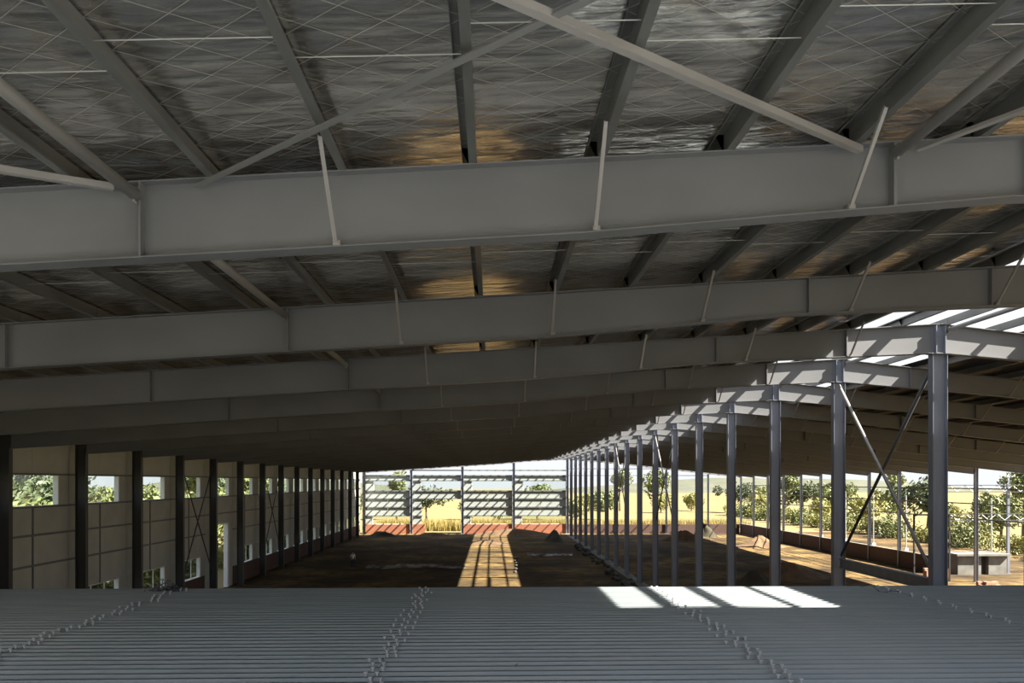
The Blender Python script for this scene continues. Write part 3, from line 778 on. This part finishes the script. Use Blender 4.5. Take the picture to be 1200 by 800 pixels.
# ---- vegetation outside
def crown(seed, n, rx, rz, z0, m, size):
    rnd = random.Random(seed); mb = MB()
    blobs = [(rnd.gauss(0, rx*.45), rnd.gauss(0, rx*.45), z0 + rnd.uniform(-.6, .7)*rz, rnd.uniform(.35, .6)*rx) for _ in range(12)]
    for i in range(n):
        bx, by, bz, br = blobs[i % len(blobs)]
        d = Vector((rnd.gauss(0, 1), rnd.gauss(0, 1), rnd.gauss(0, 1))).normalized() * br * rnd.uniform(.6, 1.05)
        p = Vector((bx, by, bz)) + d
        a = Vector((rnd.gauss(0, 1), rnd.gauss(0, 1), rnd.gauss(0, 1))).normalized(); b = a.orthogonal().normalized(); c = a.cross(b); s = size*rnd.uniform(.6, 1.3)
        mb.add([p-b*s, p+c*s*.45, p+b*s, p-c*s*.45], [(0, 1, 2, 3)])
    return mb.mesh('foliage', M[m])
def trunk(h, r, seed):
    rnd = random.Random(seed); mb = MB(); p = Vector((0, 0, 0)); q = Vector((rnd.uniform(-.2, .2), rnd.uniform(-.2, .2), h*.6))
    mb.bar(p, q, r, 8, r*.7)
    for i in range(4):
        e = q + Vector((rnd.uniform(-1, 1), rnd.uniform(-1, 1), rnd.uniform(.3, .6)))*h*.4; mb.bar(q, e, r*.5, 6, r*.15)
    return mb.mesh('trunk', M['bark'])
kinds = {'bush': (crown(5, 2200, 2.9, 1.2, 1.5, 'leafA', .24), trunk(2.2, .1, 5)), 'scrub': (crown(6, 2000, 2.6, .9, 1.2, 'leafC', .22), trunk(1.8, .08, 6)),
         'round': (crown(1, 2400, 3.0, 2.2, 4.2, 'leafA', .30), trunk(4.8, .2, 1)), 'dark': (crown(2, 2600, 3.3, 2.8, 4.8, 'leafB', .32), trunk(5.6, .24, 2)),
         'yellow': (crown(3, 2000, 2.6, 1.7, 2.8, 'leafC', .26), trunk(3.4, .14, 3)), 'tall': (crown(4, 1600, 2.4, 3.2, 6.6, 'leafA', .30), trunk(7.4, .22, 4))}
words = {'bush': 'spreading green bush', 'scrub': 'low yellowish bush', 'round': 'round green tree', 'dark': 'dense dark green tree', 'yellow': 'yellow-green bushy tree', 'tall': 'tall loose green tree'}
cnt = {}
def tree(kind, x, y, s, where):
    cnt[(kind, where)] = cnt.get((kind, where), 0) + 1
    n = cnt[(kind, where)]
    t = empty('tree', (x, y, -.07)); t.scale = (s, s, s); t.rotation_euler.z = rnd.uniform(0, 6.28)
    tag(t, '%s %s, %s nearest' % (words[kind], where, ORD[n]), 'tree', 'trees ' + where)
    put('foliage', kinds[kind][0], t); put('trunk', kinds[kind][1], t)
rnd = random.Random(21)
ks = ['yellow', 'round', 'yellow', 'tall', 'round', 'dark', 'yellow']
for i in range(15):
    tree(ks[i % 7], XLW - 13 - 5*(i % 2) + rnd.uniform(-1, 1), 24 + i*8.4, rnd.uniform(1.05, 1.3), 'outside the left wall windows')
for i in range(14):
    tree(('scrub', 'bush')[i % 2], XLW - 6.2 + rnd.uniform(-.5, .5), 28 + i*8.0, rnd.uniform(.7, .95), 'close outside the left wall')
for i in range(15):
    tree(ks[(i*3+1) % 7], XLW - 32 - 7*(i % 2), 24 + i*11, rnd.uniform(1.2, 1.5), 'far behind the left windows')
for i in range(9):
    tree(ks[(i*2+1) % 7], -30 + i*8.0 + rnd.uniform(-1, 1), 158 + 10*(i % 2), rnd.uniform(.9, 1.2), 'beyond the far gable wall')
for i in range(15):
    tree(ks[(i*2) % 7], XE + 29 + 9*(i % 2) + rnd.uniform(-1, 1), 62 + i*9.5, rnd.uniform(1.0, 1.25), 'beyond the open right side')
for i in range(16):
    tree(('bush', 'scrub')[i % 2], XE + 20.6 + rnd.uniform(-.5, .5), 61.5 + i*8.5, rnd.uniform(.8, 1.1), 'beyond the open right side')
for i in range(9):
    tree(ks[(i*3) % 7], 26 + i*11 + rnd.uniform(-1, 1), 205 + 12*(i % 2), rnd.uniform(1.0, 1.3), 'across the right field')
# dry reeds beyond the gable
def reeds(seed, n, wx, wy, h):
    r_ = random.Random(seed); mb = MB()
    for i in range(n):
        x, y = r_.uniform(-wx, wx), r_.uniform(-wy, wy); hh = h*r_.uniform(.6, 1.1); dx = r_.uniform(-.3, .3); a = r_.uniform(0, 3.14); c, s = math.cos(a)*.05, math.sin(a)*.05
        mb.add([(x-c, y-s, 0), (x+c, y+s, 0), (x+dx, y, hh)], [(0, 1, 2)])
    return mb.mesh('dry_reeds', M['straw'])
put('dry_reeds', reeds(1, 9000, 17, 3, 2.1), None, (-3, 133, -.07), kind='stuff', label='dry yellow reeds outside the far gable wall', category='reeds')
put('dry_reeds', reeds(2, 7000, 18, 4, 1.5), None, (31, 142, -.07), kind='stuff', label='dry yellow reeds past the open right gable', category='reeds')
# distant hills
def hill(loc, sx, sy, h, seed, label):
    return heap('hill', loc, sx, sy, h, 'hill', label, 'hill', seed, .25)
hill((-150, 480, -1), 150, 80, 13, 31, 'distant low wooded hill seen through the left windows')
hill((230, 620, -1), 260, 80, 12, 32, 'distant low wooded hill right of the gable')
hill((520, 420, -1), 200, 120, 13, 33, 'distant low wooded hill at the right edge')
hill((-360, 190, -1), 90, 120, 20, 34, 'nearer wooded hill behind the leftmost windows')
